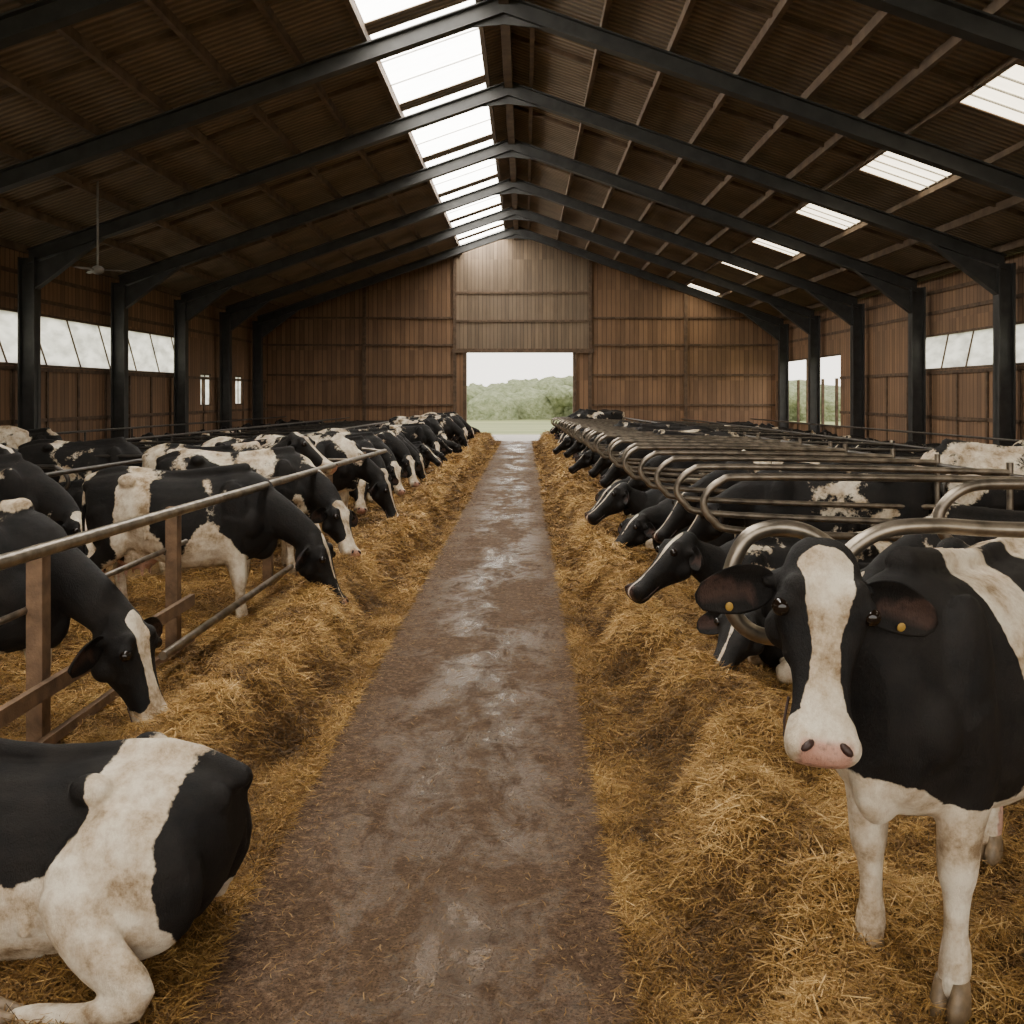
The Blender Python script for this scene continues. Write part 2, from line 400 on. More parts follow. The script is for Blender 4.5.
    # hooves
    for L in F+H:
        e = np.array(L[-1][:3]); p = np.array(L[-2][:3])
        if lie: dn = nrm(e-p); fw = nrm(np.array((0, 0, 1.0))-dn*dn[2]); e0 = e
        else: dn = np.array((0, 0, -1.0)); fw = np.array((1.0, 0, 0)); e0 = np.array((e[0], e[1], .085))
        la = np.cross(dn, fw)
        for s in (1, -1):
            rings = []
            for k, (u, rx, ry, sh) in enumerate([(-.02, .044, .022, 0), (.0, .050, .027, .002), (.045, .060, .032, .014), (.082, .070, .035, .026), (.085, .05, .02, .026)]):
                c = e0+dn*u+fw*sh+la*s*.029
                rings.append([tuple(c+fw*rx*math.cos(an)+la*ry*math.sin(an)) for an in np.linspace(0, 2*math.pi, 12, endpoint=False)])
            loft(bm, rings, 1)
    bmesh.ops.recalc_face_normals(bm, faces=bm.faces)
    me3 = bpy.data.meshes.new(name); bm.to_mesh(me3); bm.free()
    n = len(me3.vertices); co = np.empty(n*3); me3.vertices.foreach_get('co', co); co = co.reshape(-1, 3)
    patch = np.full(n, float(bias)); pink = np.zeros(n)
    def near(pt, rad): return np.exp(-(((co-np.array(pt))/np.array(rad))**2).sum(1)*1.2)
    if not lie: patch -= .9*np.clip((.68+dz-co[:, 2])/.1, 0, 1)*(np.abs(co[:, 1]) < .3)
    for q in neck: patch += .7*near(q[:3], (.25, .3, .25))
    for (c, rad, val) in blobs: patch += val*near(c, rad)
    def segd(a0, b0):
        ab = b0-a0; t = np.clip((co-a0).dot(ab)/ab.dot(ab), 0, 1); return np.linalg.norm(co-a0-t[:, None]*ab, axis=1)
    for L, st in [(x, 1) for x in F]+[(x, 2) for x in H]:
        for i in range(st, len(L)-1):
            dd = segd(np.array(L[i][:3]), np.array(L[i+1][:3]))
            patch -= 1.6*np.clip((.15-dd)/.07, 0, 1)*(.6 if i == st else 1)
    patch = np.maximum(patch, -3.3)
    rel = (co-P)/hs; t = rel.dot(a); ll = np.abs(rel.dot(l)); dd = rel.dot(d)
    mask = (t > -.05) & (t < .6) & (ll < .40) & (dd > -.24) & (dd < .2)
    wb = np.interp(t, [-.05, .02, .12, .24, .34, mw, mw+.06, mw+.2], [.035, .072, .060, .036, .034, .05, .12, .3] if mw > .35 else [.035, .075, .06, .04, .035, .05, .12, .3])*np.where(t < mw, blaze, 1)
    v = np.clip((ll-wb)/.012, -2.6, 2.6)
    v = np.where((dd < -.02) & (t < mw), 2.4, v)
    v = np.where((ll > .13) & (t < .20), 4.0, v)
    w = np.clip((t+.05)/.06, 0, 1)
    patch = np.where(mask, patch*(1-w)+v*w, patch)
    nose = np.clip((t-.485)/.02, 0, 1)*np.clip((dd+.03)/.01, 0, 1)*np.clip((.075-ll)/.012, 0, 1)
    pink = np.where(mask, nose*(.9 if mw < .5 else .12), 0)
    ear = (ll > .17) & (ll < .33) & mask & (t < .18)
    pink = np.where(ear & (dd > -.075) & (np.abs(t-.105) < .030), .09, pink)
    if not lie: pink = np.maximum(pink, np.clip((.70-co[:, 2])/.06, 0, 1)*(np.abs(co[:, 0]+.42) < .27)*(np.abs(co[:, 1]) < .13)*.8)
    tl = (co[:, 0] < -.9) & (co[:, 2] < (.62 if not lie else .3)); patch = np.where(tl, -2.5, patch)
    for nm, arr in (('patch', patch), ('pink', pink)):
        at = me3.attributes.new(nm, 'FLOAT', 'POINT'); at.data.foreach_set('value', arr.astype(np.float32))
    for m in (HIDE, HOOF, EYE, DARK, TAG): me3.materials.append(m)
    me3.polygons.foreach_set('use_smooth', [True]*len(me3.polygons))
    return me3
def place(me, x, y, z, yaw, s=1.0):
    o = bpy.data.objects.new('cow', me); COL.objects.link(o)
    if z is None:
        th = math.radians(yaw); px = np.array([x+.5*math.cos(th), x-.6*math.cos(th), x]); py = np.array([y+.5*math.sin(th), y-.6*math.sin(th), y])
        z = float(HS(px, py, -1 if x < 0 else 1).mean())-.01
    o.location = (x, y, z); o.rotation_euler = (0, 0, math.radians(yaw)); o.scale = (s, s, s); return o

# ---- poses
NECK_FEED = [(.60, 0, 1.12, .20, .30), (.82, 0, 1.07, .15, .22), (1.02, 0, .97, .115, .17), (1.20, 0, .84, .10, .14), (1.28, 0, .76, .09, .12)]
HEAD_FEED = ((1.27, 0, .82), (.36, 0, -.93), (.93, 0, .36))
NECK_UP = [(.60, 0, 1.12, .20, .30), (.82, 0, 1.22, .15, .22), (1.0, 0, 1.36, .115, .16), (1.14, 0, 1.46, .095, .13)]
HEAD_UP = ((1.14, 0, 1.56), (.78, 0, -.62), (.62, 0, .78))
NECK_LIE = [(.60, 0, .55, .20, .28), (.82, 0, .62, .15, .20), (1.0, .02, .72, .115, .15), (1.12, .04, .80, .095, .12)]
HEAD_LIE = ((1.12, .04, .88), (.75, .1, -.66), (.66, 0, .75))
NECK_LOW = [(.60, 0, .55, .20, .28), (.82, .04, .58, .15, .20), (.98, .12, .58, .12, .15), (1.06, .20, .54, .10, .12)]
HEAD_LOW = ((1.08, .22, .60), (.60, .45, -.66), (.55, .35, .75))
feedA = build_cow('cow_feed_a', stand_legs((.06, -.08), (-.05, .1)), NECK_FEED, HEAD_FEED, bias=.3, voxel=.022, blaze=.5, mw=.47)
feedB = build_cow('cow_feed_b', stand_legs((-.1, .05), (.08, -.06)),
    [(.60, 0, 1.12, .20, .30), (.82, .03, 1.12, .15, .22), (1.02, .08, 1.08, .115, .17), (1.2, .13, 1.0, .10, .13)],
    ((1.22, .14, 1.07), (.62, .12, -.76), (.76, 0, .62)), bias=.7, voxel=.022, blaze=.3, tail_sw=.08, mw=.6)
feedF = build_cow('cow_feed_f', stand_legs((-.02, .1), (.04, -.1)),
    [(.60, 0, 1.12, .20, .30), (.82, -.06, 1.08, .15, .22), (1.02, -.16, .96, .115, .17), (1.16, -.26, .80, .10, .13)],
    ((1.18, -.28, .84), (.35, -.40, -.85), (.72, -.35, .5)), bias=.2, voxel=.022, blaze=1.2, tail_sw=.08, mw=.36)
standC = build_cow('cow_stand', stand_legs((.03, -.05), (-.08, .05)), NECK_UP, HEAD_UP, bias=.1, voxel=.022, blaze=.8, tail_sw=-.05)
lieD = build_cow('cow_lie', lie_legs(), NECK_LIE, HEAD_LIE, dz=-.57, lie=True, bias=.9, voxel=.022, blaze=.4, mw=.6)
lieE = build_cow('cow_lie_low', lie_legs(), NECK_LOW, HEAD_LOW, dz=-.57, lie=True, bias=1.3, voxel=.022, blaze=.3, mw=.6)

# hero A : standing cow looking at the camera
yawA = math.radians(-135); zA = .17
OA = np.array((1.72, 3.84, zA)); sA = 1.0
def toA(p, vec=False):
    p = np.array(p, float)
    if not vec: p = (p-OA)/sA
    c, s = math.cos(-yawA), math.sin(-yawA)
    return (p[0]*c-p[1]*s, p[0]*s+p[1]*c, p[2])
pollA = (.925, 3.12, 1.685)
nA = [toA((1.36, 3.50, 1.24)), toA((1.22, 3.38, 1.33)), toA((1.06, 3.27, 1.44)), toA((.965, 3.20, 1.53))]
neckA = [(*nA[0], .19, .27), (*nA[1], .14, .20), (*nA[2], .105, .145), (*nA[3], .095, .11)]
heroA = build_cow('cow_hero', stand_legs((.02, -.03), (-.05, .05)), neckA, (toA(pollA), toA((-.12, -.40, -.90), True), toA((0, -.90, .40), True)),
    voxel=.012, bias=0, hs=1.10, blaze=1.12, mw=.415, tag=True,
    blobs=[((.72, 0, 1.05), (.33, .5, .42), 5.5), ((.5, .1, .93), (.2, .4, .26), 3.5), ((.20, .32, 1.12), (.16, .4, .42), -6.5), ((-.12, .3, 1.1), (.2, .4, .35), 4), ((.82, 0, .69), (.16, .22, .12), -7), ((-.6, .2, 1.3), (.2, .3, .3), -2.5), ((.55, .0, .60), (.25, .3, .13), -5)])
place(heroA, OA[0], OA[1], OA[2], -135, sA)
heroB = build_cow('cow_feed_front', stand_legs((.06, -.08), (-.05, .1)), NECK_FEED, HEAD_FEED, voxel=.015, bias=0, hs=1.28, blaze=.9,
    blobs=[((.9, 0, 1.0), (.4, .5, .4), 3.5), ((.3, -.3, 1.1), (.35, .5, .5), 3), ((-.3, -.3, 1.0), (.2, .5, .5), -3)])
place(heroB, -3.60, 6.10, .07, -12)
heroC = build_cow('cow_feed_side', stand_legs((-.04, .1), (.05, -.1)), NECK_FEED, HEAD_FEED, voxel=.016, bias=0, hs=1.25, blaze=.3, mw=.49,
    blobs=[((.85, 0, 1.1), (.42, .5, .5), 4), ((.1, -.3, 1.15), (.18, .5, .4), 4), ((.4, -.3, .75), (.2, .4, .25), -3), ((-.35, -.3, 1.1), (.14, .5, .5), -4), ((-.7, -.2, 1.1), (.2, .5, .4), 3)])
place(heroC, -3.2, 9.3, .06, -6)
# hero D : lying cow, bottom left (rump toward aisle)
heroD = build_cow('cow_lying_front', lie_legs(.02, .06), NECK_LIE, HEAD_LIE, dz=-.60, lie=True, voxel=.013, bias=0,
    blobs=[((-.02, .2, .76), (.38, .5, .30), 6.5), ((-.54, .2, .72), (.13, .5, .22), -5), ((-.46, .42, .36), (.19, .5, .28), -5), ((-.92, .10, .40), (.20, .34, .38), 7), ((.2, .3, .2), (.6, .4, .24), -4.5)])
place(heroD, -1.97, 3.98, .0, 174, .97)

# ---- herd
R = random.Random(11)
LY = [11.3+1.3*i for i in range(27)]
for i, y in enumerate(LY):
    me = R.choice([feedA, feedF, feedB, feedF, standC]) if y < 24 else R.choice([lieD, lieE, feedA, feedF])
    off = {id(feedA): 0, id(feedF): -.05, id(feedB): -.15, id(standC): -.35, id(lieD): -.1, id(lieE): 0}[id(me)]
    place(me, -3.40+R.uniform(-.35, .25)+off, y+R.uniform(-.15, .15), None, R.uniform(-30, 12), R.uniform(.93, 1.02)*(1 if y < 16 else .92))
place(standC, -5.1, 7.7, None, 160, 1.0)
place(feedF, -5.7, 9.9, None, 20, .97)
for rx, y0, n in ((-6.6, 10.2, 25), (-9.6, 13.5, 23)):
    for i in range(n):
        me = R.choice([lieD, lieE, lieD]) if i > 4 or R.random() < .4 else R.choice([feedA, feedF, standC])
        place(me, rx+R.uniform(-.3, .3), y0+i*1.42+R.uniform(-.15, .15), None, R.choice([0, 180])+R.uniform(-15, 15), R.uniform(.95, 1.03))
RY = [6.1+1.2*i for i in range(34)]
for i, y in enumerate(RY):
    me = [feedB, lieE, lieD, feedB][i % 4] if i < 8 else R.choice([feedB, lieE, lieD, feedA, feedB] if y < 24 else [lieE, lieD, lieE, feedB])
    x = 2.90 if me in (feedA, feedB) else 2.55
    if i == 0: x = 3.1
    place(me, x+R.uniform(-.2, .15), y, None, 180+R.uniform(-8, 20), R.uniform(.93, 1.0))
for rx, y0, n in ((5.6, 7.0, 28), (8.8, 10.5, 25)):
    for i in range(n):
        me = R.choice([lieD, lieE, lieD]) if i > 5 or R.random() < .4 else R.choice([feedA, feedB, feedF])
        place(me, rx+R.uniform(-.25, .25), y0+i*1.42+R.uniform(-.12, .12), None, R.choice([0, 180])+R.uniform(-14, 14), R.uniform(.95, 1.03))

# ------------------------------------------------------------ straw
def strawbed(side, name):
    xs = np.concatenate([np.linspace(11.9, 4, 30)[:-1], np.linspace(4, .25 if side > 0 else .95, 105)])*side
    ys = np.concatenate([np.linspace(-8, 2, 20)[:-1], np.arange(2, 16, .045), np.arange(16, 47.8, .16)])
    X, Y = np.meshgrid(xs, ys); Z = HS(X, Y, side)
    co = np.stack([X, Y, Z], -1).reshape(-1, 3); nx = len(xs); ny = len(ys)
    i = np.arange(nx*ny).reshape(ny, nx)
    f = np.stack([i[:-1, :-1], i[:-1, 1:], i[1:, 1:], i[1:, :-1]], -1).reshape(-1, 4)
    if side > 0: f = f[:, ::-1]
    me = bpy.data.meshes.new(name); me.from_pydata(co.tolist(), [], f.tolist())
    return obj(name, me, (BED,), True)
def straws(x, y, z, L, W, tilt, rv, name, parent=None, flat=False):
    n = len(x); az = rs.uniform(0, 2*np.pi, n); tl = rs.normal(0, tilt, n)
    d = np.stack([np.cos(az)*np.cos(tl), np.sin(az)*np.cos(tl), np.sin(tl)], 1)
    sd = np.stack([-np.sin(az), np.cos(az), np.zeros(n)], 1)
    rl = rs.uniform(-1.0, 1.0, n)*(0.2 if flat else 1)
    up = np.cross(d, sd); w = sd*np.cos(rl)[:, None]+up*np.sin(rl)[:, None]
    bs = .12 if flat else .28
    c = np.stack([x, y, z], 1); bend = up*(-1)*(L*rs.uniform(-.1, .3, n))[:, None]+sd*(L*rs.uniform(-bs, bs, n))[:, None]
    if flat: bend = bend*np.array((1, 1, 0))
    A = c-d*L[:, None]/2+bend*.5; B = c-bend*.5; C = c+d*L[:, None]/2+bend*.5
    w = w*W[:, None]/2
    V = np.stack([A-w*.7, A+w*.7, B-w, B+w, C-w*.5, C+w*.5], 1).reshape(-1, 3)
    b = np.arange(n)[:, None]*6
    Fc = np.concatenate([b+np.array([0, 1, 3, 2]), b+np.array([2, 3, 5, 4])], 1).reshape(-1, 4)
    me = bpy.data.meshes.new(name)
    me.vertices.add(n*6); me.vertices.foreach_set('co', V.astype(np.float32).ravel())
    me.loops.add(n*8); me.loops.foreach_set('vertex_index', Fc.astype(np.int32).ravel())
    me.polygons.add(n*2); me.polygons.foreach_set('loop_start', np.arange(0, n*8, 4, dtype=np.int32))
    me.update(calc_edges=True)
    at = me.attributes.new('rnd', 'FLOAT', 'POINT'); at.data.foreach_set('value', np.repeat(rv, 6).astype(np.float32))
    o = obj(name, me, (STRAW,)); o.parent = parent; return o
for side, nm in ((-1, 'left'), (1, 'right')):
    bed = strawbed(side, 'straw_bedding')
    for y0, y1, n, wd, xr in ((2.0, 6.0, 115000, .0036, 3.0), (6.0, 11, 80000, .0048, 3.0), (11, 20, 50000, .009, 2.6), (20, 47, 30000, .018, 2.2)):
        u = rs.uniform(0, 1, n)**1.35; y = rs.uniform(y0, y1, n)
        x = (-1.22-u*xr) if side < 0 else (.42+u*xr)
        h0 = HS(x, y, side); z = h0+rs.uniform(-.005, .035, n)*(1+y/25)*np.clip(h0/.1, .2, 1)
        z = np.maximum(z, .006)
        L = rs.uniform(.04, .15, n)*(1+y/25); W = np.full(n, wd)*rs.uniform(.6, 1.4, n)
        cl = fbm(x*2.6, y*2.6, 77); relief_shade = h0-(HS(x+.12, y, side)+HS(x-.12, y, side)+HS(x, y+.12, side)+HS(x, y-.12, side))/4
        rv = np.clip(rs.normal(.40, .17, n)+.75*(cl-.5)+relief_shade*5.0, 0, 1)  # hollows darker, crests lighter: shade put into the stalk colour
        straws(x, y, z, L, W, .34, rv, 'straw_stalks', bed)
n = 60000
u = rs.uniform(0, 1, n); y = 2.2+rs.uniform(0, 1, n)**1.4*35
edge = rs.uniform(0, 1, n) < .66
x = np.where(edge, np.where(u < .5, -1.42+np.abs(rs.normal(0, .20, n)), .64-np.abs(rs.normal(0, .20, n))), rs.uniform(-1.4, .6, n))
straws(x, y, rs.uniform(.004, .012, n), rs.uniform(.010, .05, n)*(1+y/30), .0022*(1+y/7)*rs.uniform(.6, 1.5, n), .04, np.clip(rs.normal(.22, .16, n), 0, 1), 'loose_straw', None, True)

# ------------------------------------------------------------ floor / outside
bm = bmesh.new(); box(bm, -12.4, 12.4, -9, 48, -.3, 0); obj('floor', bm, (FLOOR,))
bm = bmesh.new(); box(bm, -9, 9, 48.02, 56, -.3, -.02); obj('concrete_apron', bm, (CONC,))
m, nt, b = newmat('meadow_grass'); v = tc(nt)
c = ramp(nt, noise(nt, mapv(nt, v, (.1, .6, 1)), 1, 6, .6), [(.35, (.13, .165, .055)), (.65, (.28, .29, .12))])
nt.links.new(c, b.inputs['Base Color']); b.inputs['Roughness'].default_value = .9
bm = bmesh.new(); box(bm, -250, 250, -60, 500, -.8, -.31); obj('grass_field', bm, (m,))
m, nt, b = newmat('tree_foliage'); v = tc(nt)
c = ramp(nt, noise(nt, v, 1.6, 7, .7), [(.35, (.12, .15, .07)), (.5, (.21, .24, .13)), (.7, (.33, .36, .22))])  # greens paled, distance haze is painted into the foliage colour
nt.links.new(c, b.inputs['Base Color']); b.inputs['Roughness'].default_value = .9
bump(nt, b, noise(nt, v, 2.5, 5), 1, .4)
bm = bmesh.new()
for i in range(330):
    x = -65+150*i/330+R.uniform(-.6, .6); y = R.uniform(96, 122) if i % 2 else R.uniform(104, 110); r = R.uniform(1.0, 1.9) if i % 2 else 1.8
    top = 2.7+(y-95)*.05+.7*math.sin(x*.21)*math.sin(x*.083+1)+R.uniform(-.4, .4)
    cz = top-r
    res = bmesh.ops.create_icosphere(bm, subdivisions=3, radius=r, matrix=Matrix.Translation((x, y, cz)) @ Matrix.Diagonal((1.5, 1.2, 1, 1)))
    for q in res['verts']:
        cc = q.co; k = vn(np.array([cc.x*1.6+cc.z]), np.array([cc.y*1.1-cc.z*1.9]), 3)[0]-.5
        q.co += (cc-Vector((x, y, cz))).normalized()*k*.9
        if q.co.z < .9: q.co.z = q.co.z-1.6
obj('tree_line', bm, (m,), True)

# ------------------------------------------------------------ roof
RX = -.4
def zr(x): return 10.05-.35*abs(x-RX)
FR = [-1.8, 3.4, 8.6, 13.8, 19.0, 24.2, 29.6, 34.9, 40.1, 44.9]
bmR = bmesh.new()
def slab(bm, x0, x1, y0, y1, t=.06, dz=0, mi=0):
    a0, a1 = zr(x0)+dz, zr(x1)+dz
    hexa(bm, [(x0, y0, a0), (x1, y0, a1), (x1, y1, a1), (x0, y1, a0), (x0, y0, a0+t), (x1, y0, a1+t), (x1, y1, a1+t), (x0, y1, a0+t)], mi)
Y0, Y1 = -8, 48.3
SX0, SX1 = 7.45, 8.9
slab(bmR, -12.8, -3.0, Y0, Y1); slab(bmR, -.95, RX, Y0, Y1); slab(bmR, RX, SX0, Y0, Y1); slab(bmR, SX1, 12.6, Y0, Y1)
edges = FR+[48.2]
bays = list(zip(edges[:-1], edges[1:]))
bmS = bmesh.new(); bmS2 = bmesh.new(); bmB = bmesh.new()
slab(bmR, -3.0, -.95, Y0, FR[0]+.25)
for a, b2 in bays:
    slab(bmR, -3.0, -.95, b2-.3, b2+.3 if b2 < 48 else 48.3)
    slab(bmS, -3.0, -.95, a+.3, b2-.3, .03, .02)
    nb = 3
    for k in range(1, nb):
        yy = a+.3+(b2-a-.6)*k/nb; slab(bmB, -3.0, -.95, yy-.015, yy+.015, .03, -.03)
    c = a+(b2-a)*.5-.05; hl = 1.0
    slab(bmR, SX0, SX1, a, c-hl); slab(bmR, SX0, SX1, c+hl, b2)
    slab(bmS2, SX0, SX1, c-hl, c+hl, .03, .02)
    for k in (1, 2, 3): slab(bmB, SX0, SX1, c-hl+hl*.5*k-.015, c-hl+hl*.5*k+.015, .03, -.03)
slab(bmR, SX0, SX1, Y0, FR[0])
ceil = obj('ceiling', bmR, (ROOF,))
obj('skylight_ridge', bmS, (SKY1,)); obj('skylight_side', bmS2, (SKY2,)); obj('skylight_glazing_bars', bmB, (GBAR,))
bmP = bmesh.new()
for x in [-12.3, -11, -9.6, -8.2, -6.9, -5.6, -4.3, -3.05, -.9, .15, 1.5, 2.8, 4.1, 5.4, 6.5, SX0-.07, SX1+.07, 10.2, 11.6]:
    z = zr(x)-.005; h = .12 if x in (SX0-.07, SX1+.07) else .18; box(bmP, x-.05, x+.05, Y0, 48.2, z-h, z)
box(bmP, -.5, -.3, Y0, 48.2, 9.62, 9.98)
obj('roof_purlins', bmP, (PURL,))
bmN = bmesh.new()
for a, b2 in bays:
    for f in (.5,):
        yy = a+(b2-a)*f
        for x0, x1 in ((-12.7, -3.05), (RX, SX0-.1), (SX1+.1, 12.5)):
            slab(bmN, x0, x1, yy-.04, yy+.04, .1, -.1)
obj('roof_battens', bmN, (PURL,))

# portal frames
def prism(bm, poly, y0, y1):
    a = [bm.verts.new((p[0], y0, p[1])) for p in poly]; b = [bm.verts.new((p[0], y1, p[1])) for p in poly]
    bm.faces.new(a[::-1]); bm.faces.new(b); n = len(poly)
    for i in range(n): bm.faces.new((a[i], a[(i+1) % n], b[(i+1) % n], b[i]))
def zi(x): return 9.78-.35*abs(x-RX)   # rafter top
bm = bmesh.new(); D = .32
for s, xc in ((-1, -12.0), (1, 11.6)):
    ht = zi(xc)-.2
    for dx in (-.2, .16): box(bm, xc+dx, xc+dx+.04, -.16, .16, 0, ht)
    box(bm, xc-.2, xc+.2, -.02, .02, 0, ht)
    box(bm, xc-.26, xc+.26, -.22, .22, 0, .16)
    xe = xc
    prism(bm, [(xe, zi(xe)), (RX, zi(RX)), (RX, zi(RX)-.03), (xe, zi(xe)-.03)], -.13, .13)
    prism(bm, [(xe, zi(xe)-D), (RX, zi(RX)-D), (RX, zi(RX)-D-.03), (xe, zi(xe)-D-.03)], -.13, .13)
    prism(bm, [(xe, zi(xe)), (RX, zi(RX)), (RX, zi(RX)-D), (xe, zi(xe)-D)], -.018, .018)
    xi = xc-s*1.8
    prism(bm, [(xc-s*.2, zi(xc)-D), (xi, zi(xi)-D), (xc-s*.2, zi(xc)-D-.6)], -.02, .02)
    prism(bm, [(xi, zi(xi)-D), (xc-s*.2, zi(xc)-D-.6), (xc-s*.2, zi(xc)-D-.64), (xi, zi(xi)-D-.04)], -.12, .12)
    prism(bm, [(RX, zi(RX)-.05), (RX-s*(-.9), zi(RX+.9)-D), (RX, zi(RX)-D-.22)], -.02, .02)
bmesh.ops.recalc_face_normals(bm, faces=bm.faces)
fm = bpy.data.meshes.new('frame'); bm.to_mesh(fm); bm.free(); fm.materials.append(STEELD)
for y in FR:
    o = bpy.data.objects.new('steel_portal_frame', fm); COL.objects.link(o); o.location = (0, y, 0)

# ------------------------------------------------------------ walls
WL, WR = -12.45, 12.05
def gable(bm, x0, x1, z0, y0, y1):
    n = [x0]+([RX] if x0 < RX < x1 else [])+[x1]
    prism(bm, [(x0, z0), (x1, z0)]+[(x, zr(x)-.02) for x in n[::-1]], y0, y1)
bm = bmesh.new()
gable(bm, WL, -3.36, 0, 48.0, 48.15); gable(bm, 3.12, WR, 0, 48.0, 48.15)
box(bm, -3.36, -2.83, 48.0, 48.15, 0, 4.3); box(bm, 2.4, 3.12, 48.0, 48.15, 0, 4.3)
wb = obj('wall_back', bm, (WOOD,))
bm = bmesh.new(); gable(bm, -3.36, 3.12, 4.3, 47.94, 48.1); obj('gable_panel', bm, (WOODG,)).parent = wb
bm = bmesh.new()
for x in (-7.7, -3.36, 3.12, 7.7): box(bm, x-.08, x+.08, 47.84, 48.0, 0, zr(x)-.1)
for z in (1.72, 3.16, 4.6, 5.9):
    for x0, x1 in ((WL, -3.36), (3.12, WR)): box(bm, x0, x1, 47.9, 48.0, z-.045, z+.045)
for z in (5.75, 7.1): box(bm, -3.36, 3.12, 47.88, 47.95, z-.05, z+.05)
box(bm, -3.5, 3.3, 47.80, 47.96, 4.22, 4.42)
for x in (-2.9, 2.36): box(bm, x-.06, x+.1, 47.85, 48.2, 0, 4.25)
box(bm, WL, -2.9, 47.82, 48.0, .0, .5); box(bm, 2.5, WR, 47.82, 48.0, .0, .5)
obj('trim_back', bm, (TRIMW,))
def sidewall(name, x, wins, s):
    bm = bmesh.new(); ys = sorted({Y0, 48.1}|{v for w in wins for v in w[:2]})
    top = zr(x)-.05
    for a, b2 in zip(ys[:-1], ys[1:]):
        ws = [w for w in wins if w[0] <= a+.01 and w[1] >= b2-.01]
        if ws:
            w = ws[0]; box(bm, x-.06, x+.06, a, b2, 0, w[2]); box(bm, x-.06, x+.06, a, b2, w[3], top)
        else: box(bm, x-.06, x+.06, a, b2, 0, top)
    o = obj(name, bm, (WOOD,))
    bm = bmesh.new(); xi = x-s*.1
    for y in np.arange(-6.5, 48, 1.8): box(bm, min(xi, x), max(xi, x), y-.05, y+.05, 0, 2.85)
    for z in (1.55, 2.85, 4.6, 5.2): box(bm, min(xi, x), max(xi, x), Y0, 38.0 if s > 0 and z < 3.4 else 48, z-.05, z+.05)
    obj('trim_'+name[5:], bm, (TRIMW,))
    return o
wl = sidewall('wall_left', WL, [(0, 36.0, 2.95, 4.25), (38.2, 39.4, 1.8, 3.0), (40.6, 41.8, 1.8, 3.0), (42.8, 43.8, 1.8, 3.0)], -1)
wr = sidewall('wall_right', WR, [(0, 30.5, 2.95, 3.95), (38.0, 47.4, .95, 3.75)], 1)
def window(name, x, a, b2, z0, z1, pitch, pane=True, lean=0):
    bm = bmesh.new()
    if pane: box(bm, x-.01, x+.01, a, b2, z0, z1, 0)
    n = max(1, int(round((b2-a)/pitch)))
    for k in range(n+1):
        y = a+(b2-a)*k/n
        hexa(bm, [(x-.04, y-.02, z0), (x+.04, y-.02, z0), (x+.04, y+.02, z0), (x-.04, y+.02, z0), (x-.04, y-.02+lean, z1), (x+.04, y-.02+lean, z1), (x+.04, y+.02+lean, z1), (x-.04, y+.02+lean, z1)], 1)
    for z in (z0, z1): box(bm, x-.07, x+.07, a, b2, z-.03, z+.03, 1)
    obj(name, bm, (PANE, TRIMW))
window('window_1', WL, 0, 36.0, 2.95, 4.25, 2.0, True, -.9)
window('window_2', WL, 38.2, 39.4, 1.8, 3.0, .6); window('window_3', WL, 40.6, 41.8, 1.8, 3.0, .6); window('window_4', WL, 42.8, 43.8, 1.8, 3.0, .5)
window('window_5', WR, 0, 30.5, 2.95, 3.95, 1.6, True, -.5)
window('window_6', WR, 38.0, 47.4, .95, 3.75, 4.7, False)

# ------------------------------------------------------------ steelwork for cows
def pipe(name, paths, r, mat, parent=None, cyc=False):
    cu = bpy.data.curves.new(name, 'CURVE'); cu.dimensions = '3D'; cu.bevel_depth = r; cu.bevel_resolution = 4; cu.use_fill_caps = True
    for pts in paths:
        P = catmull([(*p, 0) for p in pts], 6)[:, :3] if len(pts) > 2 else np.array(pts)
        sp = cu.splines.new('POLY'); sp.points.add(len(P)-1)
        for i, p in enumerate(P): sp.points[i].co = (*p, 1)
    o = bpy.data.objects.new(name, cu); COL.objects.link(o); cu.materials.append(mat)
    if parent: o.parent = parent
    return o
def divider_paths(x0, x1, z):
    return [[(x1, 0, z-.03), (x1-1.0, 0, z), (x0+.35, 0, z+.02), (x0+.12, 0, z-.005), (x0, 0, z-.13), (x0+.06, 0, z-.27), (x0+.3, 0, z-.35), (x1-1.0, 0, z-.42), (x1, 0, z-.45)],
            [(x1, 0, -.1), (x1, 0, z+.05)]]
ys = [4.95, 6.7, 7.9]+[9.1+1.2*i for i in range(31)]
base = pipe('stall_divider', divider_paths(1.22, 3.9, 1.62), .026, TUBE)
base.location = (0, ys[1], 0); base.rotation_euler = (0, 0, .08)
for i, y in enumerate(ys):
    if i in (0, 1): continue
    o = bpy.data.objects.new('stall_divider', base.data); COL.objects.link(o); o.location = (R.uniform(-.06, .06), y, -.012*(y-7)); o.rotation_euler = (0, 0, R.uniform(.02, .12))
o = pipe('stall_divider', divider_paths(2.05, 3.9, 1.74), .028, TUBE); o.location = (0, 4.95, 0)
o = pipe('stall_divider', [[(3.9, 3.62, 1.70), (2.6, 3.58, 1.715), (1.75, 3.52, 1.725), (1.42, 3.48, 1.745), (1.24, 3.46, 1.73), (1.12, 3.45, 1.66), (1.05, 3.45, 1.56)],
    [(1.12, 3.42, 1.62), (1.04, 3.42, 1.685), (.95, 3.42, 1.735), (.84, 3.42, 1.745), (.75, 3.42, 1.70), (.70, 3.42, 1.58), (.71, 3.42, 1.46), (.80, 3.42, 1.38), (1.0, 3.43, 1.36), (1.1, 3.44, 1.36)],
    [(3.9, 3.62, 0), (3.9, 3.62, 1.75)]], .028, TUBEL)
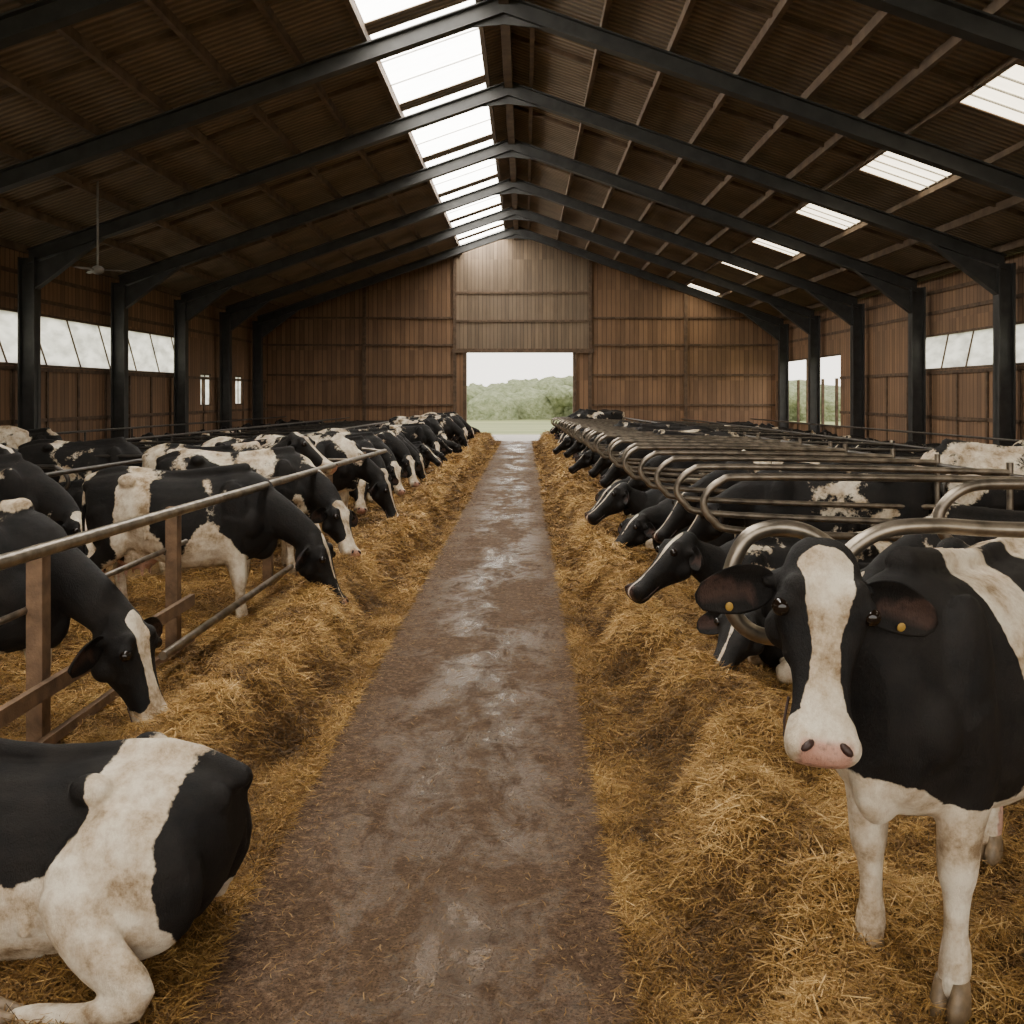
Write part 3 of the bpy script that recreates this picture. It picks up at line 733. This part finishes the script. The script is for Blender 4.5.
pipe('stall_rail', [[(3.9, 3.3, 1.58), (3.9, 46, 1.25)], [(7.2, 6, 1.3), (7.2, 46, 1.1)], [(7.2, 6, .9), (7.2, 46, .8)], [(10.4, 8, 1.3), (10.4, 46, 1.1)]]+[[(7.2, y, 0), (7.2, y, 1.3)] for y in range(6, 30, 3)], .028, TUBED)
d2 = pipe('stall_divider', divider_paths(4.6, 7.2, 1.35), .025, TUBED); d2.location = (0, 8.3, 0)
for y in np.arange(11, 45, 2.84):
    o = bpy.data.objects.new('stall_divider', d2.data); COL.objects.link(o); o.location = (0, y, -.008*(y-8))
# left feed fence
fence = pipe('feed_fence', [[(-2.38, 3.9, 1.45), (-2.38, 10, 1.36), (-2.38, 17, 1.25)]], .036, TUBEL)
pipe('lower_tube', [[(-2.5, 6.9, .40), (-2.48, 10.6, .38)]], .03, TUBEL, fence)
FP = (5.6, 7.75, 10.6, 13.9, 16.8)
pipe('second_tube', [[(-2.78, 4.4, 1.0), (-2.78, 8.2, 1.0)]]+[[(-2.74, y, 1.30), (-2.38, y, 1.45-.015*(y-3.9))] for y in FP], .020, TUBE, fence)
bm = bmesh.new()
for y in FP: box(bm, -2.77, -2.68, y-.05, y+.05, 0, 1.36-.01*(y-5))
box(bm, -2.68, -2.64, 3.8, 8.0, .52, .61); box(bm, -2.68, -2.64, 5.0, 8.0, .24, .30)
obj('fence_posts', bm, (RAILW,), parent=fence)
pipe('stall_rail', [[(-5.1, 10, 1.35), (-5.1, 46, 1.15)], [(-8.1, 10, 1.35), (-8.1, 46, 1.15)], [(-8.1, 10, 1.0), (-8.1, 46, .85)], [(-11, 12, 1.35), (-11, 46, 1.2)]]+[[(x, y, 0), (x, y, 1.3)] for y in range(10, 30, 3) for x in (-8.1, -11)], .028, TUBED)
d3 = pipe('stall_divider', [[(-x, y, z) for x, y, z in p] for p in divider_paths(5.3, 8.1, 1.35)], .025, TUBED); d3.location = (0, 11.6, 0)
for y in np.arange(14.4, 45, 2.84):
    o = bpy.data.objects.new('stall_divider', d3.data); COL.objects.link(o); o.location = (0, y, -.008*(y-8))

# ceiling fan
bm = bmesh.new(); fx, fy, fz = -9.4, 22, 4.95
tube(bm, [(fx, fy, zr(fx), .025), (fx, fy, fz, .025)], lat=(1, 0, 0), n=1, seg=8)
ellipsoid(bm, (fx, fy, fz), (.14, .14, .10))
for k in range(3):
    a = k*2.09+.2; c, s = math.cos(a), math.sin(a)
    tube(bm, [(fx+.1*c, fy+.1*s, fz, .05, .01), (fx+.35*c, fy+.35*s, fz, .07, .01), (fx+.65*c, fy+.65*s, fz-.01, .05, .01)], lat=(-s, c, .2), n=3, seg=8)
obj('ceiling_fan', bm, (m_simple('fan_enamel', (.22, .20, .18), .5),))

# ------------------------------------------------------------ world & camera
w = bpy.data.worlds.new('World'); S.world = w; w.use_nodes = True
nt = w.node_tree; bg = nt.nodes['Background']
v = N(nt, 'ShaderNodeTexCoord').outputs['Generated']; sx = N(nt, 'ShaderNodeSeparateXYZ'); nt.links.new(v, sx.inputs[0])
c = ramp(nt, sx.outputs[2], [(0, (1, .93, .82)), (.4, (.97, .92, .85))])
nt.links.new(c, bg.inputs[0]); bg.inputs[1].default_value = 3.5
cam = bpy.data.cameras.new('camera'); co = bpy.data.objects.new('camera', cam); COL.objects.link(co)
co.location = (0, 0, CAMH); co.rotation_euler = (math.radians(90), 0, 0)
cam.sensor_width = 36; cam.lens = 36*1000/1024
cam.shift_x = -(525-512)/1024; cam.shift_y = -(512-395)/1024
cam.clip_end = 800; cam.clip_start = .05
S.camera = co
